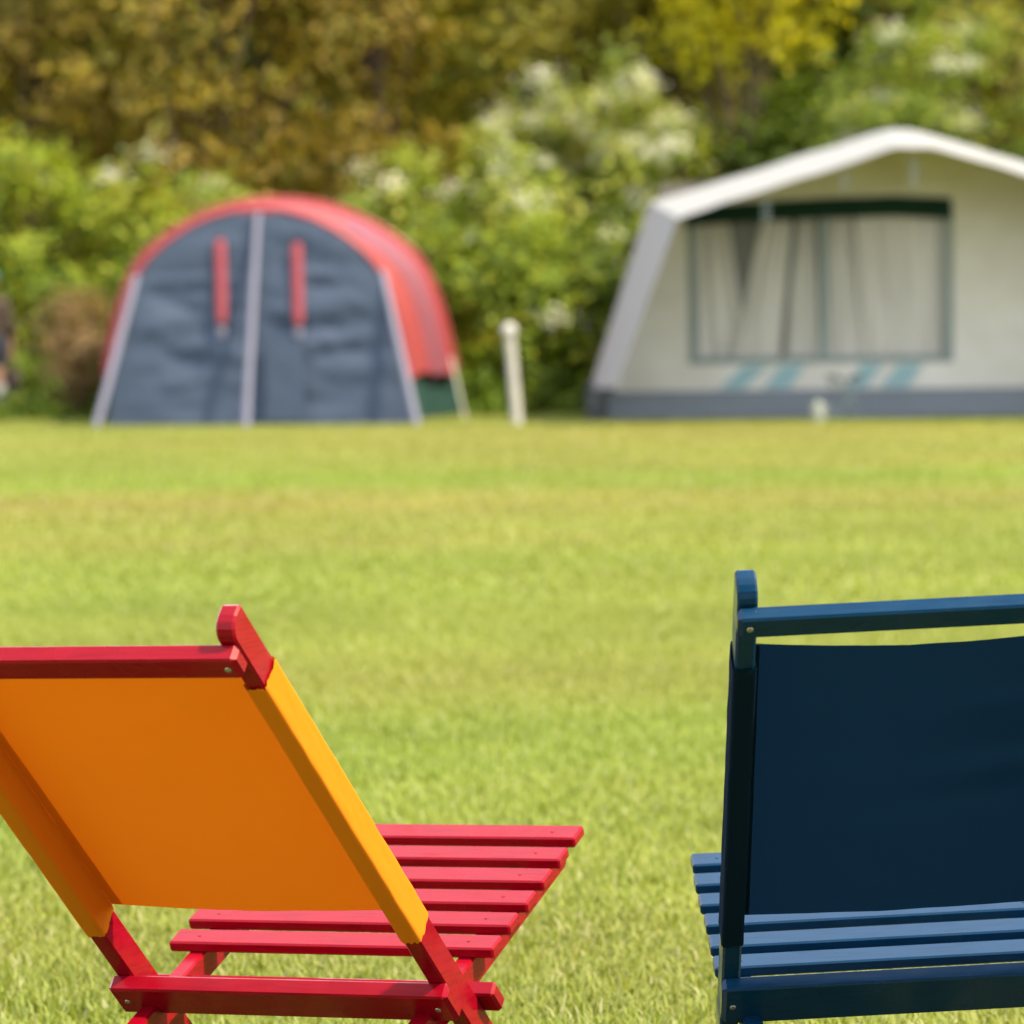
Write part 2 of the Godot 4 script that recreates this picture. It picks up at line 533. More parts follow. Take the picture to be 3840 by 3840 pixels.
func tunnel_tent() -> void:
	var t := thing("tunnel_tent", "red tunnel tent with slate blue front panel and two red window strips", "tent", Transform3D(Basis(Vector3.UP, deg_to_rad(-0.5)), Vector3(-2.13, 0, -36.3)))
	var f := FastNoiseLite.new()
	f.seed = 77
	f.frequency = 1.0
	var hoops := [[0.0, 1.315, 1.845], [1.75, 1.63, 1.965], [3.7, 1.42, 1.70], [4.7, 1.1, 1.1]]
	var ring_at := func(v: float, u: float) -> Vector3:
		var k: int = mini(int(v), hoops.size() - 2)
		var fr: float = v - k
		var sag := 1.0 - 0.055 * sin(PI * fr)
		var hw: float = lerpf(hoops[k][1], hoops[k + 1][1], fr) * sag
		var h: float = lerpf(hoops[k][2], hoops[k + 1][2], fr) * sag
		var q := hoop(u, hw, h)
		var z: float = -lerpf(hoops[k][0], hoops[k + 1][0], fr)
		var wr := 0.018 * f.get_noise_3d(q.x * 1.5, q.y * 1.5, z * 3.0) * minf(1.0, 4.0 * fr * (1.0 - fr) + 0.1)
		return Vector3(q.x - z * 0.035, q.y, z) + Vector3(q.x, q.y, 0).normalized() * wr
	# flysheet: stops above the ground, mud wall below it
	for pcs in [["flysheet", 0.075, 0.925, M.fly_red, 0.0], ["mud_wall", 0.0, 0.1, M.mudwall_green, -0.015], ["mud_wall", 0.9, 1.0, M.mudwall_green, -0.015]]:
		var rows := []
		for i in 28:
			var line := PackedVector3Array()
			var n: int = 41 if pcs[0] == "flysheet" else 6
			var v: float = 3.0 * i / 27.0
			var scallop: float = 0.0
			for j in n:
				var fr: float = v - int(v)
				scallop = 0.018 * sin(PI * fr) if pcs[0] == "flysheet" else 0.0
				var u: float = lerpf(pcs[1] + scallop, pcs[2] - scallop, float(j) / (n - 1))
				var q: Vector3 = ring_at.call(minf(v, 2.999), u)
				line.append(Vector3(q.x * (1.0 + pcs[4]), q.y * (1.0 + pcs[4]), q.z - (0.25 if pcs[0] == "mud_wall" else 0.0)))
			rows.append(line)
		var b := MB.new()
		b.grid(rows, false, true)
		part(pcs[0], b, pcs[3], t)
	# a darker band on the right flank: shade of a crease put into colour
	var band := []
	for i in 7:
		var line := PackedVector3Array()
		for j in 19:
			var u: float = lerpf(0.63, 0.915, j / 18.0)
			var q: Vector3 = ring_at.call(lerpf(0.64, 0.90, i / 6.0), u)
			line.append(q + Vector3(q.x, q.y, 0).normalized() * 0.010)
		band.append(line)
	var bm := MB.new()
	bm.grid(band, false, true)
	part("crease_shade_band", bm, M.crease_shade_mauve, t)
	# pole sleeves over the hoops
	for k in 3:
		var path := []
		var rad := []
		for j in 33:
			var q: Vector3 = ring_at.call(minf(float(k), 2.999), lerpf(0.09, 0.91, j / 32.0))
			path.append(q + Vector3(q.x, q.y, 0).normalized() * 0.012)
			rad.append(0.020)
		var b := MB.new()
		b.tube(path, rad, 8)
		part("pole_sleeve", b, M.fly_red, t)
	# front panel: a hanging blue sheet with slack creases, in two halves beside the middle strap
	for side in [0, 1]:
		var rows := []
		for i in 31:
			var line := PackedVector3Array()
			var hh: float = i / 30.0
			for j in 25:
				var uu: float = j / 24.0
				var y: float = hh * 1.80
				# half width of the hoop at this height
				var lo := 0.0
				var hi := 0.5
				for it in 18:
					var mid := (lo + hi) * 0.5
					if hoop(mid, 1.29, 1.82).y < y:
						lo = mid
					else:
						hi = mid
				var hw: float = -hoop(lo, 1.29, 1.82).x
				var x: float = lerpf(-hw, 0.012, uu) if side == 0 else lerpf(-0.012, hw, uu)
				var z: float = 0.02 + 0.10 * (1.0 - hh)
				var cr := 0.055 * f.get_noise_2d(x * 0.8 + side * 7.0, y * 7.0) + 0.050 * f.get_noise_2d(x * 0.5 + 3.0, (y + 0.25 * x * (1 - 2 * side)) * 3.2)
				z += cr * sin(PI * uu) * (0.25 + sin(PI * hh))
				line.append(Vector3(x, y + 0.02, z + side * 0.006))
			rows.append(line)
		var b := MB.new()
		b.grid(rows)
		part("front_panel", b, M.panel_blue, t)
	# door piece on the right half, a touch proud
	var dr := []
	for i in 12:
		var line := PackedVector3Array()
		for j in 8:
			var x: float = lerpf(0.05, 0.39, j / 7.0)
			var y: float = lerpf(0.05, 0.80, i / 11.0)
			line.append(Vector3(x, y, 0.165 - 0.02 * i / 11.0 + 0.008 * f.get_noise_2d(x * 4.0, y * 3.0)))
		dr.append(line)
	var db := MB.new()
	db.grid(dr)
	part("door_flap", db, M.panel_blue, t)
	# red strips rolled beside the strap
	for q in [[-0.31, 0.85, 1.64], [0.34, 0.83, 1.60]]:
		# a flat rolled strip, rounded at its ends
		var b := MB.new()
		var loops := []
		for i in 15:
			var fr := i / 14.0
			var taper := pow(maxf(0.0, 1.0 - pow(absf(fr * 2.0 - 1.0), 9.0)), 0.5)
			var ring := PackedVector3Array()
			for k in 16:
				var an := TAU * k / 16.0
				ring.append(Vector3(q[0] - 0.01 * fr + cos(an) * 0.046 * taper + 0.004 * f.get_noise_2d(fr * 6.0, q[0]), lerpf(q[1], q[2], fr), lerpf(0.12, 0.065, fr) + sin(an) * 0.018 * taper))
			loops.append(ring)
		b.grid(loops, true, false)
		var strip := part("window_strip", b, M.patch_red, t)
		var tie := MB.new()
		tie.tube([Vector3(q[0], q[1] - 0.07, 0.135), Vector3(q[0], q[1] + 0.01, 0.132)], [0.028, 0.038], 8)
		part("tie", tie, M.strap_lavender, strip)
	# three light poles leaning out in front of the panel
	for q in [[Vector3(-1.03, 1.30, 0.03), Vector3(-1.37, 0.0, 0.36)], [Vector3(0.0, 1.82, 0.03), Vector3(-0.10, 0.0, 0.40)], [Vector3(1.05, 1.32, 0.03), Vector3(1.345, 0.0, 0.36)]]:
		var b := MB.new()
		var a: Vector3 = q[0]
		var d: Vector3 = q[1]
		b.tube([a, a.lerp(d, 0.5), d, d + (d - a).normalized() * 0.05], [0.026, 0.030, 0.032, 0.012], 10)
		part("awning_pole", b, M.strap_lavender, t)
	var guy := MB.new()
	guy.tube([Vector3(1.60, 0.55, -1.3), Vector3(1.72, 0.03, -0.9), Vector3(1.72, -0.05, -0.9)], [0.010, 0.010, 0.014], 6)
	part("guy_rope", guy, M.rope, t)


func outline_strip(a: Array, za: float, b2: Array, zb: float, sub: int) -> Array:   # two outlines joined, finely divided
	var rows := []
	for i in 9:
		var fr := i / 8.0
		var line := PackedVector3Array()
		for k in a.size() - 1:
			for s in sub:
				var f2 := float(s) / sub
				var p: Vector2 = Vector2(a[k]).lerp(a[k + 1], f2)
				var q: Vector2 = Vector2(b2[k]).lerp(b2[k + 1], f2)
				var m := p.lerp(q, fr)
				line.append(Vector3(m.x, m.y, lerpf(za, zb, fr)))
		var p2: Vector2 = Vector2(a[a.size() - 1]).lerp(b2[b2.size() - 1], fr)
		line.append(Vector3(p2.x, p2.y, lerpf(za, zb, fr)))
		rows.append(line)
	return rows


func soften(rows: Array, passes: int) -> Array:
	for p in passes:
		var out := []
		for r in rows:
			var line := PackedVector3Array()
			for j in r.size():
				if j == 0 or j == r.size() - 1:
					line.append(r[j])
				else:
					line.append((r[j - 1] + r[j] * 2.0 + r[j + 1]) * 0.25)
			out.append(line)
		rows = out
	return rows


func sheet(poly: Array, z: float, material: Material, parent: Node3D, called: String, thick := 0.006) -> MeshInstance3D:   # a flat piece of cloth with thickness
	var b := MB.new()
	var idx := Geometry2D.triangulate_polygon(PackedVector2Array(poly))
	for i in range(0, idx.size(), 3):
		for s in [0.0, 1.0]:
			var p := []
			for k in 3:
				var q: Vector2 = poly[idx[i + k]]
				p.append(Vector3(q.x, q.y, z - thick * s))
			b.flat(p[0], p[1], p[2], Vector3(0, 0, 1.0 - 2.0 * s))
	var mid := Vector2.ZERO
	for q in poly:
		mid += q
	mid /= poly.size()
	for i in poly.size():
		var p: Vector2 = poly[i]
		var q: Vector2 = poly[(i + 1) % poly.size()]
		var out := ((p + q) * 0.5 - mid)
		b.flat(Vector3(p.x, p.y, z), Vector3(q.x, q.y, z), Vector3(q.x, q.y, z - thick), Vector3(out.x, out.y, 0))
		b.flat(Vector3(p.x, p.y, z), Vector3(q.x, q.y, z - thick), Vector3(p.x, p.y, z - thick), Vector3(out.x, out.y, 0))
	return part(called, b, material, parent)


func trailer_tent() -> void:
	var t := thing("trailer_tent", "white trailer tent with jutting roof and curtained double window", "tent", Transform3D(Basis.IDENTITY, Vector3(3.29, 0, -36.6)))
	var outer := [Vector2(-2.60, 0.30), Vector2(-2.08, 1.875), Vector2(-0.06, 2.475), Vector2(0.12, 2.475), Vector2(2.12, 1.875), Vector2(2.64, 0.30)]
	var lip := [Vector2(-2.42, 0.33), Vector2(-1.90, 1.725), Vector2(-0.12, 2.275), Vector2(0.2, 2.28), Vector2(1.95, 1.745), Vector2(2.46, 0.33)]
	var f := FastNoiseLite.new()
	f.seed = 12
	f.frequency = 1.1
	# roof and side body behind, then the forward jutting hood
	var hood := MB.new()
	var rows := soften(outline_strip(outer, 0.22, lip, 1.45, 14), 0)
	for i in rows.size():
		for j in rows[i].size():
			var q: Vector3 = rows[i][j]
			rows[i][j] = q + Vector3(0, 1, 0.3) * 0.014 * f.get_noise_2d(q.x * 2.2, q.z * 2.0)
	var across: int = rows[0].size()
	for pc in [["hood_wing", 0, 15], ["hood", 14, across - 14], ["hood_wing", across - 15, across]]:
		hood = MB.new()
		var cut := []
		for q in rows:
			cut.append(q.slice(pc[1], pc[2]))
		hood.grid(cut, false, false)
		part(pc[0], hood, M.hood_grey, t)
	var body := MB.new()
	var back := []
	for q in outer:
		back.append(Vector2(q.x * 0.98, q.y * 0.97))
	body.grid(soften(outline_strip(back, -2.6, outer, 0.22, 14), 0), false, false)
	part("roof", body, M.hood_grey, t)
	sheet([Vector2(-2.5, 0.02), Vector2(-2.0, 1.8), Vector2(0.0, 2.40), Vector2(2.02, 1.8), Vector2(2.55, 0.02)], -2.55, M.cotton_white, t, "rear_wall")
	# front wall in pieces round the window
	var wl := -1.73
	var wr := 0.48
	var wt := 1.80
	var wb := 0.52
	sheet([Vector2(-2.40, 0.26), Vector2(-1.90, 1.80), Vector2(wl, 1.80), Vector2(wl, 0.26)], 0.0, M.cotton_white, t, "front_wall")
	sheet([Vector2(wr, 0.26), Vector2(wr, wt), Vector2(1.95, wt), Vector2(2.44, 0.26)], 0.0, M.cotton_white, t, "front_wall")
	sheet([Vector2(wl, 0.26), Vector2(wl, wb), Vector2(wr, wb), Vector2(wr, 0.26)], -0.002, M.cotton_white, t, "front_wall")
	sheet([Vector2(-1.96, wt), Vector2(-1.86, 1.90), Vector2(0.02, 2.46), Vector2(1.9, 1.90), Vector2(2.0, wt)], 0.004, M.cotton_white, t, "gable")
	# curtains behind clear film: gathered lengths of cloth, [x at the foot, x at the top] left and right edges, folds, depth
	for cl in [[-1.70, -1.70, -1.22, -1.42, 5.0, -0.20], [-1.38, -1.10, -0.98, -0.86, 7.0, -0.10], [-0.92, -0.80, -0.62, -0.66, 5.0, -0.13], [-0.57, -0.57, -0.20, -0.36, 6.0, -0.12], [-0.25, -0.33, 0.14, 0.02, 6.0, -0.09], [0.10, 0.0, 0.46, 0.46, 6.0, -0.13]]:
		var cr := []
		for i in 17:
			var line := PackedVector3Array()
			var hh: float = i / 16.0
			for j in 45:
				var uu: float = j / 44.0
				var x: float = lerpf(lerpf(cl[0], cl[1], hh), lerpf(cl[2], cl[3], hh), uu)
				var fold: float = sin(uu * TAU * cl[4] * 0.5 + 1.6 * f.get_noise_2d(uu * 3.0 + cl[0] * 5.0, hh)) * 0.050 + 0.04 * f.get_noise_2d(uu * 4.0 + cl[0] * 9.0, hh * 1.2)
				line.append(Vector3(x, lerpf(wb - 0.02, wt + 0.02, hh), cl[5] + fold))
			cr.append(line)
		var b := MB.new()
		b.grid(cr)
		part("curtain", b, M.curtain, t)
	for pane in [[wl + 0.03, -0.62], [-0.57, wr - 0.03]]:
		var g := MB.new()
		g.face([Vector3(pane[0], wb, -0.02), Vector3(pane[1], wb, -0.02), Vector3(pane[1], wt, -0.02), Vector3(pane[0], wt, -0.02)], Vector3(0, 1, -1))
		part("window_film", g, M.film, t)
	var inner := MB.new()
	box(inner, Vector3((wl + wr) * 0.5, (wb + wt) * 0.5, -0.40), Vector3(wr - wl + 0.5, wt - wb + 0.5, 0.01))
	part("inner_lining", inner, M.lining, t)
	# window frame strips
	sheet([Vector2(wl - 0.03, wb - 0.03), Vector2(wl - 0.03, wt), Vector2(wl + 0.045, wt), Vector2(wl + 0.045, wb - 0.03)], 0.010, M.frame_grey, t, "window_border")
	sheet([Vector2(-0.635, wb + 0.03), Vector2(-0.635, wt), Vector2(-0.555, wt), Vector2(-0.555, wb + 0.03)], 0.010, M.frame_grey, t, "window_border")
	sheet([Vector2(wr - 0.045, wb - 0.03), Vector2(wr - 0.045, wt), Vector2(wr + 0.03, wt), Vector2(wr + 0.03, wb - 0.03)], 0.010, M.frame_grey, t, "window_border")
	sheet([Vector2(wl + 0.045, wb - 0.03), Vector2(wl + 0.045, wb + 0.03), Vector2(wr - 0.045, wb + 0.03), Vector2(wr - 0.045, wb - 0.03)], 0.0085, M.frame_grey, t, "window_border")
	sheet([Vector2(wl - 0.06, wt - 0.13), Vector2(-1.3, wt - 0.10), Vector2(-0.6, wt - 0.075), Vector2(0.0, wt - 0.06), Vector2(0.5, wt - 0.09), Vector2(0.5, wt + 0.09), Vector2(0.0, wt + 0.115), Vector2(-0.6, wt + 0.10), Vector2(-1.3, wt + 0.07), Vector2(wl - 0.06, wt + 0.03)], 0.016, M.frame_green, t, "window_border").set_meta("label", "dark green band above the window")
	# slanting teal stripes on the panel below the window
	for q in [[-1.50, -1.29, -1.29, -1.08], [-1.12, -0.90, -0.97, -0.76], [-0.42, -0.24, -0.28, -0.10], [-0.12, 0.12, 0.04, 0.25]]:
		sheet([Vector2(q[0], 0.275), Vector2(q[2], wb - 0.045), Vector2(q[3], wb - 0.045), Vector2(q[1], 0.275)], 0.006, M.stripe_teal, t, "stripe")
	# skirt along the ground, creased
	for pcs in [["skirt", M.skirt_grey, Vector3(-2.46, 0, 0.02), Vector3(2.5, 0, 0.02), 0.275], ["skirt", M.skirt_dark, Vector3(-2.65, 0, 0.40), Vector3(-2.48, 0, 0.03), 0.36], ["skirt", M.skirt_dark, Vector3(-2.60, 0, -2.5), Vector3(-2.64, 0, 0.39), 0.34]]:
		var sk := []
		for i in 6:
			var line := PackedVector3Array()
			for j in 80:
				var q: Vector3 = Vector3(pcs[2]).lerp(pcs[3], j / 79.0)
				var out := 0.03 * f.get_noise_2d(j * 0.25, i * 0.2) * (1.0 - i / 6.0) + 0.06 * (1.0 - i / 5.0)
				line.append(q + Vector3(0, pcs[4] * i / 5.0 - 0.01, out))
			sk.append(line)
		var b := MB.new()
		b.grid(sk)
		part(pcs[0], b, pcs[1], t)
	# loops hanging below the hood
	for q in [[-1.17, 1.86, 0.17], [-0.52, 2.08, 0.13], [0.05, 2.19, 0.23]]:
		var b := MB.new()
		var o := Vector3(q[0], q[1], 1.36)
		b.tube([o, o + Vector3(0.022, -q[2] * 0.5, 0), o + Vector3(0.012, -q[2], 0), o + Vector3(-0.012, -q[2], 0), o + Vector3(-0.022, -q[2] * 0.5, 0), o + Vector3(-0.004, 0, 0)], [0.008, 0.008, 0.008, 0.008, 0.008, 0.008], 6)
		part("hanging_loop", b, M.frame_grey, t)


func small_things() -> void:
	# white post between the tents
	var t := thing("marker_post", "leaning white post with rounded head between the two tents", "post", Transform3D(Basis(Vector3(0, 0, 1), deg_to_rad(4.4)), Vector3(0.055, 0, -35.7)))
	var b := MB.new()
	b.tube([Vector3(0, -0.05, 0), Vector3(0, 0.02, 0), Vector3(0, 0.4, 0), Vector3(0, 0.78, 0)], [0.046, 0.046, 0.043, 0.041], 14)
	part("shaft", b, M.white_paint, t)
	var h := MB.new()
	h.tube([Vector3(0, 0.765, 0), Vector3(0, 0.785, 0), Vector3(0, 0.825, 0), Vector3(0, 0.855, 0), Vector3(0, 0.872, 0)], [0.052, 0.064, 0.066, 0.048, 0.014], 16)
	part("head", h, M.white_paint, t)
	# camp stool by the tent wall
	t = thing("camp_stool", "small dark camp stool with pale crossed legs before the trailer tent", "stool", Transform3D(Basis(Vector3.UP, 0.3), Vector3(2.82, 0, -35.95)))
	var seat := []
	for i in 7:
		var line := PackedVector3Array()
		for j in 7:
			var u := j / 6.0 - 0.5
			line.append(Vector3(u * 0.26, 0.40 - 0.05 * cos(PI * u), (i / 6.0 - 0.5) * 0.22))
		seat.append(line)
	b = MB.new()
	b.grid(seat)
	part("seat", b, M.skirt_dark, t)
	for z in [-0.105, 0.105]:
		for s in [-1.0, 1.0]:
			b = MB.new()
			b.tube([Vector3(0.13 * s, 0.41, z + 0.008 * s), Vector3(-0.15 * s, -0.01, z + 0.008 * s)], [0.010, 0.010], 8)
			part("leg", b, M.frame_grey, t)
	# water jug
	t = thing("water_jug", "pale grey jug on the grass before the trailer tent's skirt", "jug", Transform3D(Basis.IDENTITY, Vector3(2.55, 0, -35.5)))
	b = MB.new()
	b.tube([Vector3(0, 0.0, 0), Vector3(0, 0.01, 0), Vector3(0, 0.13, 0), Vector3(0, 0.17, 0), Vector3(0, 0.19, 0)], [0.05, 0.06, 0.06, 0.045, 0.022], 16)
	part("body", b, M.jug_grey, t)
	b = MB.new()
	b.tube([Vector3(0, 0.185, 0), Vector3(0, 0.22, 0)], [0.024, 0.024], 12)
	part("cap", b, M.skirt_grey, t)
	b = MB.new()
	b.tube([Vector3(0.04, 0.165, 0), Vector3(0.085, 0.16, 0), Vector3(0.09, 0.10, 0), Vector3(0.055, 0.06, 0)], [0.008, 0.008, 0.008, 0.008], 8)
	part("handle", b, M.jug_grey, t)


# ------------------------------------------------------------------ person
func field(p: Vector3, bones: Array, soft: float) -> float:
	var d := 1e3
	for b in bones:
		var a: Vector3 = b[0]
		var ab: Vector3 = b[1] - a
		var h := clampf((p - a).dot(ab) / maxf(ab.length_squared(), 1e-9), 0.0, 1.0)
		var q := p - a - ab * h
		q.z *= float(b[4]) if b.size() > 4 else 1.0
		var e := q.length() - lerpf(b[2], b[3], h)
		var k := clampf(0.5 + 0.5 * (d - e) / soft, 0.0, 1.0)
		d = lerpf(d, e, k) - soft * k * (1.0 - k)
	return d


func add_field(mb: MB, bones: Array, cell: float, soft: float, cut_lo := -1e3, cut_hi := 1e3) -> void:
	var lo := Vector3.ONE * 1e3
	var hi := -lo
	for b in bones:
		var r: float = maxf(b[2], b[3]) + 2.0 * cell
		for k in 2:
			lo = lo.min(b[k] - Vector3.ONE * r)
			hi = hi.max(b[k] + Vector3.ONE * r)
	var n := Vector3i(((hi - lo) / cell).ceil()) + Vector3i.ONE
	var val := PackedFloat32Array()
	val.resize(n.x * n.y * n.z)
	for z in n.z:
		for y in n.y:
			for x in n.x:
				var p := lo + Vector3(x, y, z) * cell
				var d := field(p, bones, soft)
				d = maxf(d, maxf(cut_lo - p.y, p.y - cut_hi))
				val[(z * n.y + y) * n.x + x] = d
	var spot := {}
	var at := func(x: int, y: int, z: int) -> int: return (z * n.y + y) * n.x + x
	var corner := func(x: int, y: int, z: int) -> Vector3:
		var key: int = at.call(x, y, z)
		if spot.has(key):
			return spot[key]
		var sum := Vector3.ZERO
		var m := 0
		for e in [[0, 0, 0, 1, 0, 0], [0, 1, 0, 1, 1, 0], [0, 0, 1, 1, 0, 1], [0, 1, 1, 1, 1, 1], [0, 0, 0, 0, 1, 0], [1, 0, 0, 1, 1, 0], [0, 0, 1, 0, 1, 1], [1, 0, 1, 1, 1, 1], [0, 0, 0, 0, 0, 1], [1, 0, 0, 1, 0, 1], [0, 1, 0, 0, 1, 1], [1, 1, 0, 1, 1, 1]]:
			var va: float = val[at.call(x + e[0], y + e[1], z + e[2])]
			var vb: float = val[at.call(x + e[3], y + e[4], z + e[5])]
			if (va < 0.0) != (vb < 0.0):
				sum += Vector3(x + e[0], y + e[1], z + e[2]).lerp(Vector3(x + e[3], y + e[4], z + e[5]), va / (va - vb))
				m += 1
		var p: Vector3 = lo + (sum / maxi(m, 1)) * cell
		spot[key] = p
		return p
	var grad := func(p: Vector3) -> Vector3:
		var h := cell * 0.4
		var g := Vector3(field(p + Vector3(h, 0, 0), bones, soft) - field(p - Vector3(h, 0, 0), bones, soft), field(p + Vector3(0, h, 0), bones, soft) - field(p - Vector3(0, h, 0), bones, soft), field(p + Vector3(0, 0, h), bones, soft) - field(p - Vector3(0, 0, h), bones, soft))
		return g.normalized()
	for z in range(1, n.z - 1):
		for y in range(1, n.y - 1):
			for x in range(1, n.x - 1):
				var v0: float = val[at.call(x, y, z)]
				for ax in 3:
					var o := Vector3i.ZERO
					o[ax] = 1
					var v1: float = val[at.call(x + o.x, y + o.y, z + o.z)]
					if (v0 < 0.0) == (v1 < 0.0):
						continue
					var u := Vector3i.ZERO
					var w := Vector3i.ZERO
					u[(ax + 1) % 3] = 1
					w[(ax + 2) % 3] = 1
					var base := Vector3i(x, y, z)
					var q := []
					for s in [base - u - w, base - w, base, base - u]:
						q.append(corner.call(s.x, s.y, s.z))
					var nn := []
					for s in q:
						nn.append(grad.call(s))
					mb.tri(q[0], q[1], q[2], nn[0], nn[1], nn[2])
					mb.tri(q[0], q[2], q[3], nn[0], nn[2], nn[3])


func person() -> void:
	# a child-sized figure at the left edge, seen from behind, about 1.38 m tall
	var base := Vector3(-4.75, 0, -38.9)
	var t := thing("person", "person in teal cap, dark brown jacket, navy shorts and white socks standing at left edge", "person", Transform3D(Basis(Vector3.UP, 0.5), base))
	var skin := mat(lin(0.48, 0.27, 0.19), 0.6)
	skin.subsurf_scatter_enabled = true
	skin.subsurf_scatter_strength = 0.1
	var S := {}
	S.hip = Vector3(0, 0.70, 0)
	var body := MB.new()
	var torso := [[Vector3(0, 0.69, 0), Vector3(0, 0.80, 0), 0.115, 0.105, 1.35], [Vector3(0, 0.80, 0), Vector3(0, 1.02, 0.01), 0.10, 0.125, 1.35], [Vector3(-0.10, 1.06, 0), Vector3(0.10, 1.06, 0), 0.062, 0.062], [Vector3(0, 1.06, 0), Vector3(0, 1.17, -0.01), 0.045, 0.042]]
	var legs := []
	var arms := []
	for s in [-1.0, 1.0]:
		legs += [[Vector3(0.075 * s, 0.69, 0), Vector3(0.085 * s, 0.385, -0.015), 0.085, 0.056], [Vector3(0.085 * s, 0.385, -0.015), Vector3(0.09 * s, 0.24, 0.012), 0.054, 0.052], [Vector3(0.09 * s, 0.24, 0.012), Vector3(0.09 * s, 0.06, 0.01), 0.052, 0.033]]
		legs += [[Vector3(0.09 * s, 0.035, 0.03), Vector3(0.105 * s, 0.03, -0.12), 0.034, 0.030]]
		arms += [[Vector3(0.15 * s, 1.05, 0), Vector3(0.20 * s, 0.84, 0.015), 0.050, 0.040], [Vector3(0.20 * s, 0.84, 0.015), Vector3(0.225 * s, 0.64, -0.03), 0.038, 0.026]]
	add_field(body, torso + legs + arms, 0.016, 0.035)
	# head: face looks away from the camera (-z)
	var hc := Vector3(0, 1.275, -0.015)
	var skull := [[hc + Vector3(0, 0.02, 0.012), hc + Vector3(0, 0.025, -0.02), 0.082, 0.080], [hc + Vector3(0, -0.05, -0.035), hc + Vector3(0, -0.065, -0.05), 0.052, 0.036], [hc + Vector3(0, -0.07, 0.0), hc + Vector3(0, -0.12, 0.0), 0.042, 0.044], [hc + Vector3(0, 0.005, -0.098), hc + Vector3(0, -0.022, -0.112), 0.008, 0.013], [hc + Vector3(-0.018, -0.052, -0.090), hc + Vector3(0.018, -0.052, -0.090), 0.008, 0.008]]
	for s in [-1.0, 1.0]:
		skull.append([hc + Vector3(0.086 * s, 0.012, 0.005), hc + Vector3(0.086 * s, -0.022, 0.0), 0.016, 0.011])
	add_field(body, skull, 0.007, 0.012)
	# hands: palm, four fingers and a thumb each
	for s in [-1.0, 1.0]:
		var wr := Vector3(0.225 * s, 0.64, -0.03)
		var hand := [[wr, wr + Vector3(0.004 * s, -0.055, -0.012), 0.020, 0.022]]
		var long_ := [0.045, 0.052, 0.048, 0.038]
		for k in 4:
			var o := wr + Vector3(0.004 * s, -0.062, -0.012) + Vector3(0, 0, 0.024 - 0.016 * k)
			var mid := o + Vector3(0.004 * s, -long_[k] * 0.5, -0.004)
			hand.append([o, mid, 0.0078, 0.0072])
			hand.append([mid, mid + Vector3(-0.010 * s, -long_[k] * 0.45, -0.006), 0.0072, 0.0060])
		hand.append([wr + Vector3(-0.006 * s, -0.02, -0.026), wr + Vector3(-0.014 * s, -0.045, -0.045), 0.010, 0.008])
		hand.append([wr + Vector3(-0.014 * s, -0.045, -0.045), wr + Vector3(-0.022 * s, -0.068, -0.046), 0.008, 0.0065])
		add_field(body, hand, 0.0045, 0.006)
	part("body", body, skin, t)
	var grow := func(bones: Array, r: float) -> Array:
		var out := []
		for b in bones:
			var q: Array = b.duplicate()
			q[2] += r
			q[3] += r
			out.append(q)
		return out
	var j := MB.new()
	add_field(j, grow.call(torso.slice(1, 3) + [arms[0], arms[1], arms[2], arms[3]] + [[Vector3(0, 0.80, 0), Vector3(0, 0.86, 0), 0.118, 0.112, 1.3]], 0.014), 0.016, 0.03, 0.76, 1.13)
	part("jacket", j, mat(lin(0.045, 0.030, 0.020), 0.85), t)
	var sh := MB.new()
	add_field(sh, grow.call([torso[0], legs[0], legs[4]], 0.014), 0.016, 0.03, 0.50, 0.80)
	part("shorts", sh, mat(lin(0.014, 0.017, 0.040), 0.85), t)
	var so := MB.new()
	add_field(so, grow.call([legs[1], legs[2], legs[5], legs[6]], 0.007), 0.013, 0.02, 0.04, 0.33)
	part("socks", so, mat(lin(0.55, 0.55, 0.52), 0.9), t)
	var bt := MB.new()
	add_field(bt, grow.call([legs[3], legs[7]], 0.008), 0.010, 0.02, 0.0, 0.09)
	part("shoes", bt, mat(lin(0.50, 0.50, 0.47), 0.7), t)
	var cap := MB.new()
	add_field(cap, [[hc + Vector3(0, 0.03, 0.012), hc + Vector3(0, 0.035, -0.02), 0.090, 0.089]], 0.009, 0.01, hc.y + 0.015)
	add_field(cap, [[hc + Vector3(-0.03, 0.03, -0.10), hc + Vector3(0.03, 0.03, -0.10), 0.030, 0.030]], 0.007, 0.01, hc.y + 0.016, hc.y + 0.034)
	part("cap", cap, mat(lin(0.02, 0.19, 0.20), 0.8), t)
	var hr := MB.new()
	add_field(hr, [[hc + Vector3(0, -0.01, 0.03), hc + Vector3(0, -0.06, 0.045), 0.072, 0.05]], 0.010, 0.01, -1e3, hc.y + 0.02)
	part("hair", hr, mat(lin(0.03, 0.018, 0.010), 0.7), t)
	# bag hanging from the right hand
	var grip := t.transform * Vector3(0.235, 0.57, -0.05)
	var g := thing("carrier_bag", "purple brown bag hanging from the hand of the person in teal cap", "bag", Transform3D(Basis(Vector3.UP, 0.2), Vector3(grip.x, grip.y - 0.50, grip.z)))
	var rows := []
	for i in 12:
		var hh := i / 11.0
		var line := PackedVector3Array()
		for k in 24:
			var a := TAU * k / 24.0
			var bulge := 0.8 + 0.3 * sin(PI * minf(hh * 1.15, 1.0))
			if i == 0:
				bulge = 0.55
			line.append(Vector3(cos(a) * 0.095 * bulge * (1.0 + 0.07 * sin(3.0 * a + hh * 4.0)), hh * 0.40, sin(a) * 0.065 * bulge))
		rows.append(line)
	var bb := MB.new()
	bb.grid(rows, true, true)
	bb.face(Array(rows[0]), Vector3(0, 0.2, 0))
	var bag_mat := mat(lin(0.105, 0.068, 0.070), 0.7)
	part("pouch", bb, bag_mat, g)
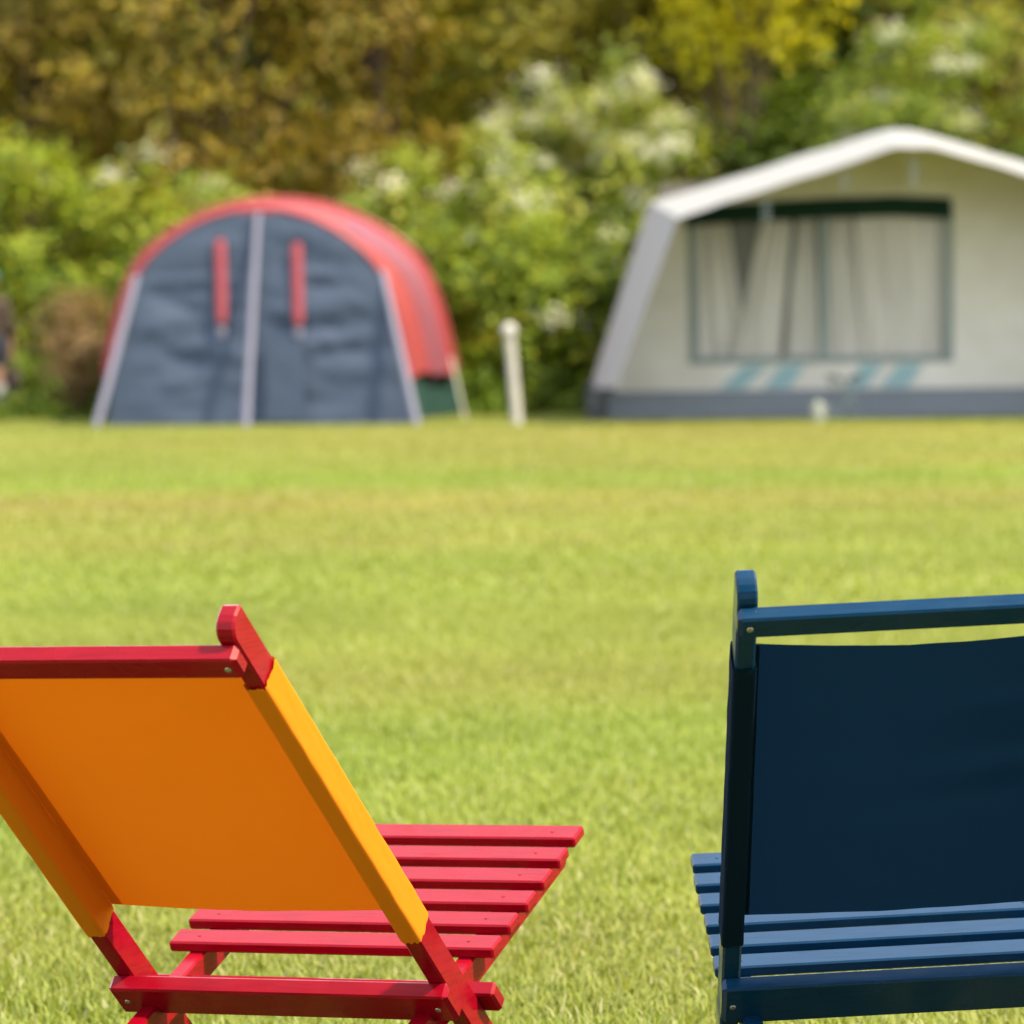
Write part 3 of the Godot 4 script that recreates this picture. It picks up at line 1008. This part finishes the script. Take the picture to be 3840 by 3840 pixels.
	for s in [-1.0, 1.0]:
		var hd := MB.new()
		hd.tube([Vector3(-0.05, 0.37, 0.05 * s), Vector3(-0.03, 0.46, 0.02 * s), Vector3(0, 0.505, 0.006 * s), Vector3(0.03, 0.46, 0.02 * s), Vector3(0.05, 0.37, 0.05 * s)], [0.006, 0.006, 0.006, 0.006, 0.006], 6)
		part("handle", hd, bag_mat, g)


# ------------------------------------------------------------------ plants
func add_leaf(b: MB, at: Vector3, size: float, facing: Vector3, col: Color) -> void:
	var nrm := (facing + Vector3(rng.randf_range(-1, 1), rng.randf_range(-0.6, 1.2), rng.randf_range(-1, 1)) * 0.9).normalized()
	var dir := nrm.cross(Vector3(rng.randf_range(-1, 1), rng.randf_range(-1, 1), rng.randf_range(-1, 1))).normalized()
	var side := nrm.cross(dir) * size * 0.36
	var tip := at + dir * size - nrm * size * 0.12
	var mid := at + dir * size * 0.5
	var fold := nrm * size * 0.10
	var na := (nrm + side.normalized() * 0.3).normalized()
	var nb := (nrm - side.normalized() * 0.3).normalized()
	b.tri(at, mid + side - fold, tip, nb, nb, nb, col)
	b.tri(at, mid - side - fold, tip, na, na, na, col)


# crown of leaf clumps on a branching trunk
func make_tree(called: String, label: String, category: String, at: Vector3, o: Dictionary) -> Node3D:
	var t := thing(called, label, category, Transform3D(Basis.IDENTITY, at), o.get("group", ""))
	var h: float = o.h
	var rx: float = o.rx
	var low: float = o.low
	var centre := Vector3(0, (h + low) * 0.5, 0)
	var ry := (h - low) * 0.5
	var f := FastNoiseLite.new()
	f.seed = int(o.seed)
	f.frequency = 0.8
	var clumps := []
	for k in int(o.clumps):
		var d := Vector3(rng.randfn(), rng.randfn() * 0.9, rng.randfn()).normalized()
		var lobe := 1.0 + 0.42 * f.get_noise_3dv(d * 1.6)
		var r := pow(rng.randf(), 0.38) * lobe
		clumps.append(centre + Vector3(d.x * rx, d.y * ry, d.z * rx * o.get("deep", 0.9)) * r)
	# wood
	var wood := MB.new()
	var stems: int = o.get("stems", 1)
	var tr: float = o.trunk
	for s in stems:
		var lean := Vector3(rng.randf_range(-1, 1), 0, rng.randf_range(-1, 1)) * (0.10 if stems == 1 else 0.32) * rx
		var top := Vector3(lean.x * 1.6, low + (h - low) * 0.78, lean.z * 1.6)
		var foot := lean * 0.25 + Vector3(0, -0.1, 0)
		var path := [foot]
		var rad := [tr * 1.35]
		for i in range(1, 6):
			var fr := i / 5.0
			path.append(foot.lerp(top, fr) + Vector3(rng.randf_range(-1, 1), 0, rng.randf_range(-1, 1)) * 0.045 * h * fr)
			rad.append(tr * (1.0 - 0.85 * fr))
		wood.tube(path, rad, 8)
		for i in int(o.get("limbs", 10)) / stems + 1:
			var goal: Vector3 = clumps[rng.randi() % clumps.size()]
			var k: int = 1 + rng.randi() % 4
			var from: Vector3 = path[k]
			var mid := from.lerp(goal, 0.5) + Vector3(rng.randf_range(-1, 1), rng.randf_range(0, 1), rng.randf_range(-1, 1)) * 0.08 * rx
			wood.tube([from, mid, goal], [rad[k] * 0.55, rad[k] * 0.34, 0.006], 6, false)
	part("trunk", wood, M.bark, t)
	# leaves
	var crown := MB.new()
	crown.colored = true
	var bloom := MB.new()
	var pal: Array = o.pal
	for q in clumps:
		var outw: Vector3 = (q - centre).normalized() + Vector3(0, 0.4, 0)
		var cr: float = o.clump_r * rng.randf_range(0.7, 1.3)
		var tone: Color = pal[rng.randi() % pal.size()]
		var flowers: bool = o.get("bloom", 0.0) > 0.0 and rng.randf() < o.bloom * clampf(0.25 + (q.y - low) / (h - low), 0.0, 1.3) and (q - centre).length() > 0.55 * rx
		for k in int(o.per):
			var d := Vector3(rng.randfn(), rng.randfn() * 0.75, rng.randfn()) * cr * 0.55
			var col: Color = tone if rng.randf() < 0.7 else pal[rng.randi() % pal.size()]
			var m := rng.randf_range(0.78, 1.25)
			add_leaf(crown, q + d, o.leaf * rng.randf_range(0.7, 1.25), outw, Color(col.r * m, col.g * m, col.b * m))
		if flowers:
			var sub: Vector3 = q + Vector3(outw.x, outw.y * 0.6, outw.z).normalized() * cr * 0.45
			for k in int(o.get("bloom_n", 70)):
				var d := Vector3(rng.randfn(), rng.randfn() * 0.6, rng.randfn()) * cr * 0.42
				add_leaf(bloom, sub + d, rng.randf_range(0.030, 0.050), outw, Color.WHITE)
	part("crown", crown, M.leaf, t)
	if bloom.v.size() > 0:
		part("blossom", bloom, M.petal, t)
	return t


func hedge() -> void:
	var fresh := [Color(0.2691, 0.3232, 0.0135), Color(0.2001, 0.2802, 0.0135), Color(0.353, 0.365, 0.0218), Color(0.1403, 0.2147, 0.0135)]
	var haw := [Color(0.2104, 0.2802, 0.0188), Color(0.2818, 0.3333, 0.03), Color(0.1644, 0.226, 0.0165), Color(0.353, 0.365, 0.048)]
	var oak := [Color(0.2475, 0.1792, 0.0144), Color(0.2878, 0.2128, 0.016), Color(0.1882, 0.1613, 0.0144), Color(0.3136, 0.2128, 0.0344), Color(0.1478, 0.1456, 0.0112)]
	var olive := [Color(0.252, 0.224, 0.0144), Color(0.1949, 0.1915, 0.0144), Color(0.3091, 0.2666, 0.0176)]
	var dark := [Color(0.0663, 0.1087, 0.0063), Color(0.095, 0.1375, 0.0072), Color(0.0537, 0.0838, 0.0063)]
	var yellow := [Color(0.6638, 0.5713, 0.0126), Color(0.5363, 0.4888, 0.0126), Color(0.435, 0.415, 0.0126)]
	var brown := [Color(0.30, 0.19, 0.085), Color(0.36, 0.225, 0.10), Color(0.25, 0.15, 0.075), Color(0.31, 0.245, 0.09)]
	var sd := 100
	var shrub := {"low": 0.12, "stems": 4, "trunk": 0.028, "limbs": 16, "clump_r": 0.22, "leaf": 0.082, "group": "shrubs in the hedge"}
	# [name, label, category, X, Z, height, radius, clumps, leaves per clump, palette, bloom]
	for e in [
		["elder_shrub", "bright green shrub left of the red tent, at the left edge of the hedge", "shrub", -4.62, 40.2, 2.75, 0.80, 95, 75, fresh, 0.04],
		["elder_shrub", "bright green shrub with a few cream flowers rising behind the red tent's left shoulder", "shrub", -3.62, 40.4, 2.45, 0.78, 90, 75, fresh, 0.16],
		["elder_shrub", "green shrub with cream flowers right behind the red tent's top", "shrub", -2.70, 40.9, 2.25, 0.72, 80, 75, haw, 0.22],
		["hawthorn", "green hawthorn beside the red tent's right shoulder with scattered white blossom", "hawthorn", -0.92, 40.7, 2.45, 0.72, 85, 80, haw, 0.16],
		["hawthorn", "tall hawthorn with thick white blossom in the middle of the hedge", "hawthorn", 0.74, 40.9, 3.30, 0.95, 130, 80, haw, 0.50],
		["hawthorn", "hawthorn left of the tallest blossoming one, dotted with white", "hawthorn", -0.10, 40.5, 2.75, 0.75, 95, 80, haw, 0.26],
		["hawthorn", "blossoming hawthorn against the trailer tent's left eave", "hawthorn", 1.52, 40.6, 2.65, 0.68, 85, 80, haw, 0.34],
		["low_shrub", "low green shrub behind the white post", "shrub", 0.16, 39.3, 1.75, 0.62, 70, 75, fresh, 0.10],
		["low_shrub", "low dark green shrub beside the trailer tent's left wall", "shrub", 0.98, 39.2, 1.85, 0.58, 70, 75, fresh + dark, 0.05],
		["low_shrub", "low green shrub between the red tent's flank and the white post", "shrub", -0.52, 39.3, 1.80, 0.52, 62, 75, fresh, 0.10],
		["hawthorn", "hawthorn with white blossom sprays above the trailer tent's ridge", "hawthorn", 4.02, 41.2, 4.05, 0.85, 120, 80, haw, 0.34],
		["hawthorn", "blossoming hawthorn at the right edge above the trailer tent", "hawthorn", 5.05, 41.0, 4.0, 0.95, 115, 80, haw, 0.30],
		["hawthorn", "small hawthorn spray of blossom left of the trailer tent's ridge", "hawthorn", 3.38, 42.0, 3.05, 0.42, 45, 80, haw, 0.42],
	]:
		sd += 1
		var o := shrub.duplicate()
		o.merge({"h": e[5], "rx": e[6], "clumps": e[7], "per": e[8], "pal": e[9], "bloom": e[10], "seed": sd})
		if e[10] > 0.3:
			o.bloom_n = 110
		make_tree(e[0], e[1], e[2], Vector3(e[3], 0, -e[4]), o)
	make_tree("withered_shrub", "withered brown shrub left of the red tent", "shrub", Vector3(-3.92, 0, -38.6), {"h": 1.28, "rx": 0.30, "low": 0.05, "stems": 3, "trunk": 0.02, "limbs": 12, "clumps": 60, "per": 70, "clump_r": 0.16, "leaf": 0.045, "pal": brown, "seed": 140})
	var tall := {"low": 1.0, "stems": 1, "trunk": 0.11, "limbs": 22, "clump_r": 0.36, "leaf": 0.115, "group": "trees behind the hedge"}
	for e in [
		["oak_tree", "oak with bronze young leaves at the top left", "tree", -4.95, 45.2, 6.6, 1.25, 120, 60, oak, 0.0],
		["oak_tree", "oak with golden brown young leaves above the red tent", "tree", -3.15, 44.6, 6.4, 1.15, 110, 58, oak, 0.0],
		["oak_tree", "oak with grey trunk and brown leaves right of the red tent's top", "tree", -1.62, 45.4, 6.6, 1.2, 112, 58, oak, 0.0],
		["ash_tree", "olive green tree at the top middle of the picture", "tree", 0.25, 46.5, 6.5, 1.4, 130, 60, olive, 0.0],
		["ash_tree", "olive tree behind the tall blossoming hawthorn", "tree", 1.75, 46.0, 6.0, 1.0, 100, 60, olive, 0.0],
		["holly_tree", "dark green tree behind the trailer tent's left roof slope", "tree", 2.85, 43.6, 3.15, 0.95, 130, 70, dark, 0.0],
		["holly_tree", "dark green tree behind the trailer tent's ridge", "tree", 3.65, 45.0, 3.6, 0.95, 120, 70, dark, 0.0],
		["maple_tree", "tree with yellow green spring leaves above the trailer tent", "tree", 2.45, 44.4, 6.2, 1.0, 80, 62, yellow, 0.0],
		["ash_tree", "olive tree behind the hawthorn at the right edge", "tree", 5.1, 46.2, 6.5, 1.4, 125, 60, olive, 0.0],
	]:
		sd += 1
		var o := tall.duplicate()
		o.merge({"h": e[5], "rx": e[6], "clumps": e[7], "per": e[8], "pal": e[9], "bloom": e[10], "seed": sd})
		if e[0] == "maple_tree":
			o.low = 3.15
		if e[0] == "holly_tree":
			o.low = 0.3
		make_tree(e[0], e[1], e[2], Vector3(e[3], 0, -e[4]), o)
	# tall unseen trees added behind the camera to darken the near sides of the chairs
	for e in [[-6.0, 6.5], [-2.0, 5.6], [2.2, 5.4], [6.4, 6.8]]:
		sd += 1
		make_tree("added_hedge_tree", ["added dark hedge tree far left behind the camera", "added dark hedge tree just left behind the camera", "added dark hedge tree just right behind the camera", "added dark hedge tree far right behind the camera"][sd % 4], "tree", Vector3(e[0], 0, e[1]), {"h": 9.5, "rx": 2.4, "low": 0.2, "stems": 3, "trunk": 0.09, "limbs": 18, "clumps": 220, "per": 50, "clump_r": 0.6, "leaf": 0.20, "pal": dark, "seed": sd, "group": "added hedge trees behind the camera"})
	# the wood behind: reads as one mass
	var wood := Node3D.new()
	wood.name = "far_wood"
	add_child(wood)
	wood.set_meta("kind", "stuff")
	wood.set_meta("label", "dim olive wood closing the view behind the hedge")
	wood.set_meta("category", "wood")
	var mass := MB.new()
	mass.colored = true
	var trunks := MB.new()
	for k in 22:
		var x := -11.0 + k * 1.05 + rng.randf_range(-0.4, 0.4)
		var z := -rng.randf_range(50.0, 53.0)
		var hh := rng.randf_range(8.0, 10.0)
		trunks.tube([Vector3(x, -0.1, z), Vector3(x + 0.2, hh * 0.4, z), Vector3(x + rng.randf_range(-0.6, 0.6), hh * 0.85, z)], [0.17, 0.13, 0.03], 8)
		var pal: Array = [olive, dark, oak][k % 3]
		for c in 175:
			var q := Vector3(x + rng.randfn() * 0.85, rng.randf_range(0.2, hh), z + rng.randfn() * 0.8)
			var tone: Color = pal[rng.randi() % pal.size()]
			for i in 30:
				add_leaf(mass, q + Vector3(rng.randfn(), rng.randfn() * 0.7, rng.randfn()) * 0.32, rng.randf_range(0.24, 0.42), Vector3(0, 0.4, 1), tone * rng.randf_range(0.8, 1.2))
	part("trunks", trunks, M.bark, wood)
	part("foliage", mass, M.leaf, wood)
	# weeds along the foot of the hedge
	var tuft := MB.new()
	tuft.colored = true
	for k in 90:
		var a := rng.randf() * TAU
		var r := sqrt(rng.randf()) * 0.22
		var p := Vector3(cos(a) * r, rng.randf() * rng.randf() * 0.42, sin(a) * r)
		var col: Color = [Color(0.115, 0.190, 0.014), Color(0.16, 0.225, 0.018), Color(0.09, 0.15, 0.012)][k % 3]
		add_leaf(tuft, p, rng.randf_range(0.06, 0.11), Vector3(0, 0.8, 0.4), col * rng.randf_range(0.8, 1.2))
	var mm := MultiMesh.new()
	mm.transform_format = MultiMesh.TRANSFORM_3D
	mm.use_colors = true
	mm.mesh = tuft.mesh(M.leaf)
	mm.instance_count = 900
	for k in 900:
		var x := rng.randf_range(-7.0, 7.0)
		var z := -rng.randf_range(37.9, 39.9)
		var s := rng.randf_range(0.6, 1.4) * (0.45 + 0.85 * smoothstep(37.9, 39.3, -z))
		mm.set_instance_transform(k, Transform3D(Basis(Vector3.UP, rng.randf() * TAU).scaled(Vector3(s, s * rng.randf_range(0.7, 1.3), s)), Vector3(x, 0, z)))
		var m := rng.randf_range(0.8, 1.2)
		mm.set_instance_color(k, Color(m * rng.randf_range(0.9, 1.15), m, m))
	var weeds := MultiMeshInstance3D.new()
	weeds.name = "weeds"
	weeds.multimesh = mm
	weeds.set_meta("kind", "stuff")
	weeds.set_meta("label", "bright green weeds along the foot of the hedge")
	weeds.set_meta("category", "weeds")
	add_child(weeds)


func blade_patch(size: float, count: int, width: float, tall: float) -> ArrayMesh:
	var b := MB.new()
	b.colored = true
	var cols := [Color(0.2975, 0.3165, 0.0654), Color(0.2525, 0.2815, 0.0493), Color(0.3482, 0.3454, 0.0893), Color(0.2077, 0.2412, 0.0377), Color(0.472, 0.4258, 0.2164), Color(0.314, 0.3278, 0.0693)]
	var pr := [0.27, 0.50, 0.70, 0.82, 0.88, 1.0]
	for k in count:
		var p := Vector3(rng.randf_range(-0.5, 0.5) * size, 0, rng.randf_range(-0.5, 0.5) * size)
		var a := rng.randf() * TAU
		var dir := Vector3(cos(a), 0, sin(a))
		var side := Vector3(-dir.z, 0, dir.x) * width * rng.randf_range(0.6, 1.2)
		var hh := tall * rng.randf_range(0.5, 1.25)
		var bend := hh * rng.randf_range(0.15, 1.1)
		var m1 := p + Vector3(0, hh * 0.6, 0) + dir * bend * 0.35
		var tip := p + Vector3(0, hh * rng.randf_range(0.75, 1.0), 0) + dir * bend
		var w := rng.randf()
		var i := 0
		while w > pr[i]:
			i += 1
		var m := rng.randf_range(0.87, 1.13)
		var col := Color(cols[i].r * m, cols[i].g * m, cols[i].b * m)
		var n1 := (Vector3(0, 0.5, 0) - dir * 0.8).normalized()
		n1 = Vector3(-dir.x, 1.1, -dir.z).normalized()
		b.tri(p - side * 0.5, p + side * 0.5, m1 + side * 0.42, n1, n1, n1, col)
		b.tri(p - side * 0.5, m1 + side * 0.42, m1 - side * 0.42, n1, n1, n1, col)
		b.tri(m1 - side * 0.42, m1 + side * 0.42, tip, n1, n1, n1, col)
	return b.mesh(M.blade)


func lawn() -> void:
	var g := MeshInstance3D.new()
	g.name = "ground"
	var pm := PlaneMesh.new()
	pm.size = Vector2(400, 400)
	pm.material = M.soil
	g.mesh = pm
	g.position = Vector3(0, -0.004, -60)
	g.set_meta("kind", "structure")
	add_child(g)
	var grass := Node3D.new()
	grass.name = "grass"
	add_child(grass)
	grass.set_meta("kind", "stuff")
	grass.set_meta("label", "short mown yellow green grass of the camp site lawn")
	grass.set_meta("category", "grass")
	var f := FastNoiseLite.new()
	f.seed = 500
	f.frequency = 0.22
	f.fractal_octaves = 3
	var tint := func(x: float, z: float) -> Color:
		# dry straw bands left by the mower run across the view; patches of fresher green between
		var q: float = f.get_noise_2d(x * 0.35, z * 1.1)
		var dry: float = clampf(0.30 + 0.75 * q, 0.0, 1.0)
		for b in [[-22.8, 1.5, 0.65], [-33.5, 1.6, 0.55], [-28.0, 0.9, 0.25], [-8.0, 3.0, -0.22]]:
			dry += b[2] * exp(-pow((z - b[0] + 0.5 * f.get_noise_2d(x * 0.6, 77.0)) / b[1], 2.0))
		for b in [[-18.2, 1.0, 0.35], [-25.6, 0.6, 0.3], [-13.5, 0.8, 0.25]]:
			dry -= b[2] * exp(-pow((z - b[0]) / b[1], 2.0))
		dry = clampf(dry, 0.0, 1.15)
		var v: float = 0.97 + 0.16 * f.get_noise_2d(x * 2.2 + 90.0, z * 2.2)
		return Color(lerpf(0.89, 1.09, dry) * v, lerpf(1.04, 0.98, dry) * v, lerpf(0.9, 1.2, dry) * v)
	var near := []
	for k in 3:
		near.append(blade_patch(0.42, 1050, 0.0054, 0.034))
	var far := []
	for k in 3:
		far.append(blade_patch(1.1, 2100, 0.011, 0.036))
	for e in [[near, 0.29, -16.0, -2.6, 0.55, 1.6], [far, 0.78, -42.5, -15.5, 0.17, 2.2]]:
		var spots := [[], [], []]
		var z: float = e[2]
		while z < e[3]:
			var half: float = -z * 0.125 + e[5]
			var x := -half
			while x < half:
				spots[rng.randi() % 3].append(Vector3(x + rng.randf_range(-0.2, 0.2) * e[1], 0, z + rng.randf_range(-0.2, 0.2) * e[1]))
				x += e[1]
			z += e[1]
		for k in 3:
			var mm := MultiMesh.new()
			mm.transform_format = MultiMesh.TRANSFORM_3D
			mm.use_colors = true
			mm.mesh = e[0][k]
			mm.instance_count = spots[k].size()
			for i in spots[k].size():
				var p: Vector3 = spots[k][i]
				var sy := rng.randf_range(0.8, 1.25)
				mm.set_instance_transform(i, Transform3D(Basis(Vector3.UP, rng.randf() * TAU).scaled(Vector3(1, sy, 1)), p))
				mm.set_instance_color(i, tint.call(p.x, p.z))
			var o := MultiMeshInstance3D.new()
			o.name = "blades"
			o.multimesh = mm
			o.set_meta("kind", "stuff")
			grass.add_child(o, true)


func _ready() -> void:
	rng.seed = 20240611
	# camera
	var cam := Camera3D.new()
	cam.name = "camera"
	add_child(cam)
	cam.transform = Transform3D(Basis(Vector3.RIGHT, -0.0543) * Basis(Vector3(0, 0, 1), -0.0105), Vector3(0, 0.8872 + GROUND_DROP, 0))
	var at := CameraAttributesPhysical.new()
	at.frustum_focal_length = 100.0
	at.frustum_focus_distance = 5.75
	at.frustum_near = 0.05
	at.frustum_far = 600.0
	at.exposure_aperture = 4.1
	cam.attributes = at
	cam.fov = 13.6855
	cam.near = 0.05
	cam.far = 600.0
	cam.current = true
	# sky and sun
	var env := Environment.new()
	env.background_mode = Environment.BG_SKY
	var sky := Sky.new()
	var sm := ProceduralSkyMaterial.new()
	sm.sky_top_color = lin(0.70, 0.77, 0.90)
	sm.sky_horizon_color = lin(0.88, 0.89, 0.90)
	sm.sky_curve = 0.25
	sm.ground_bottom_color = lin(0.12, 0.13, 0.04)
	sm.ground_horizon_color = lin(0.30, 0.32, 0.18)
	sm.sky_energy_multiplier = 0.92
	sm.sun_angle_max = 20.0
	sky.sky_material = sm
	env.sky = sky
	env.tonemap_mode = Environment.TONE_MAPPER_LINEAR
	env.tonemap_exposure = 3.1
	env.sdfgi_enabled = true
	env.ssao_enabled = true
	env.ssil_enabled = true
	var we := WorldEnvironment.new()
	we.name = "environment"
	we.environment = env
	add_child(we)
	var sun := DirectionalLight3D.new()
	sun.name = "sun"
	sun.light_color = Color(1.0, 0.94, 0.80)
	sun.light_energy = 0.9
	sun.light_angular_distance = 5.0
	sun.shadow_enabled = true
	add_child(sun)
	sun.look_at_from_position(Vector3(0.80, 1.20, 0.34), Vector3.ZERO)
	# setting, things, details
	make_materials()
	lawn()
	hedge()
	tunnel_tent()
	trailer_tent()
	chairs()
	small_things()
	person()
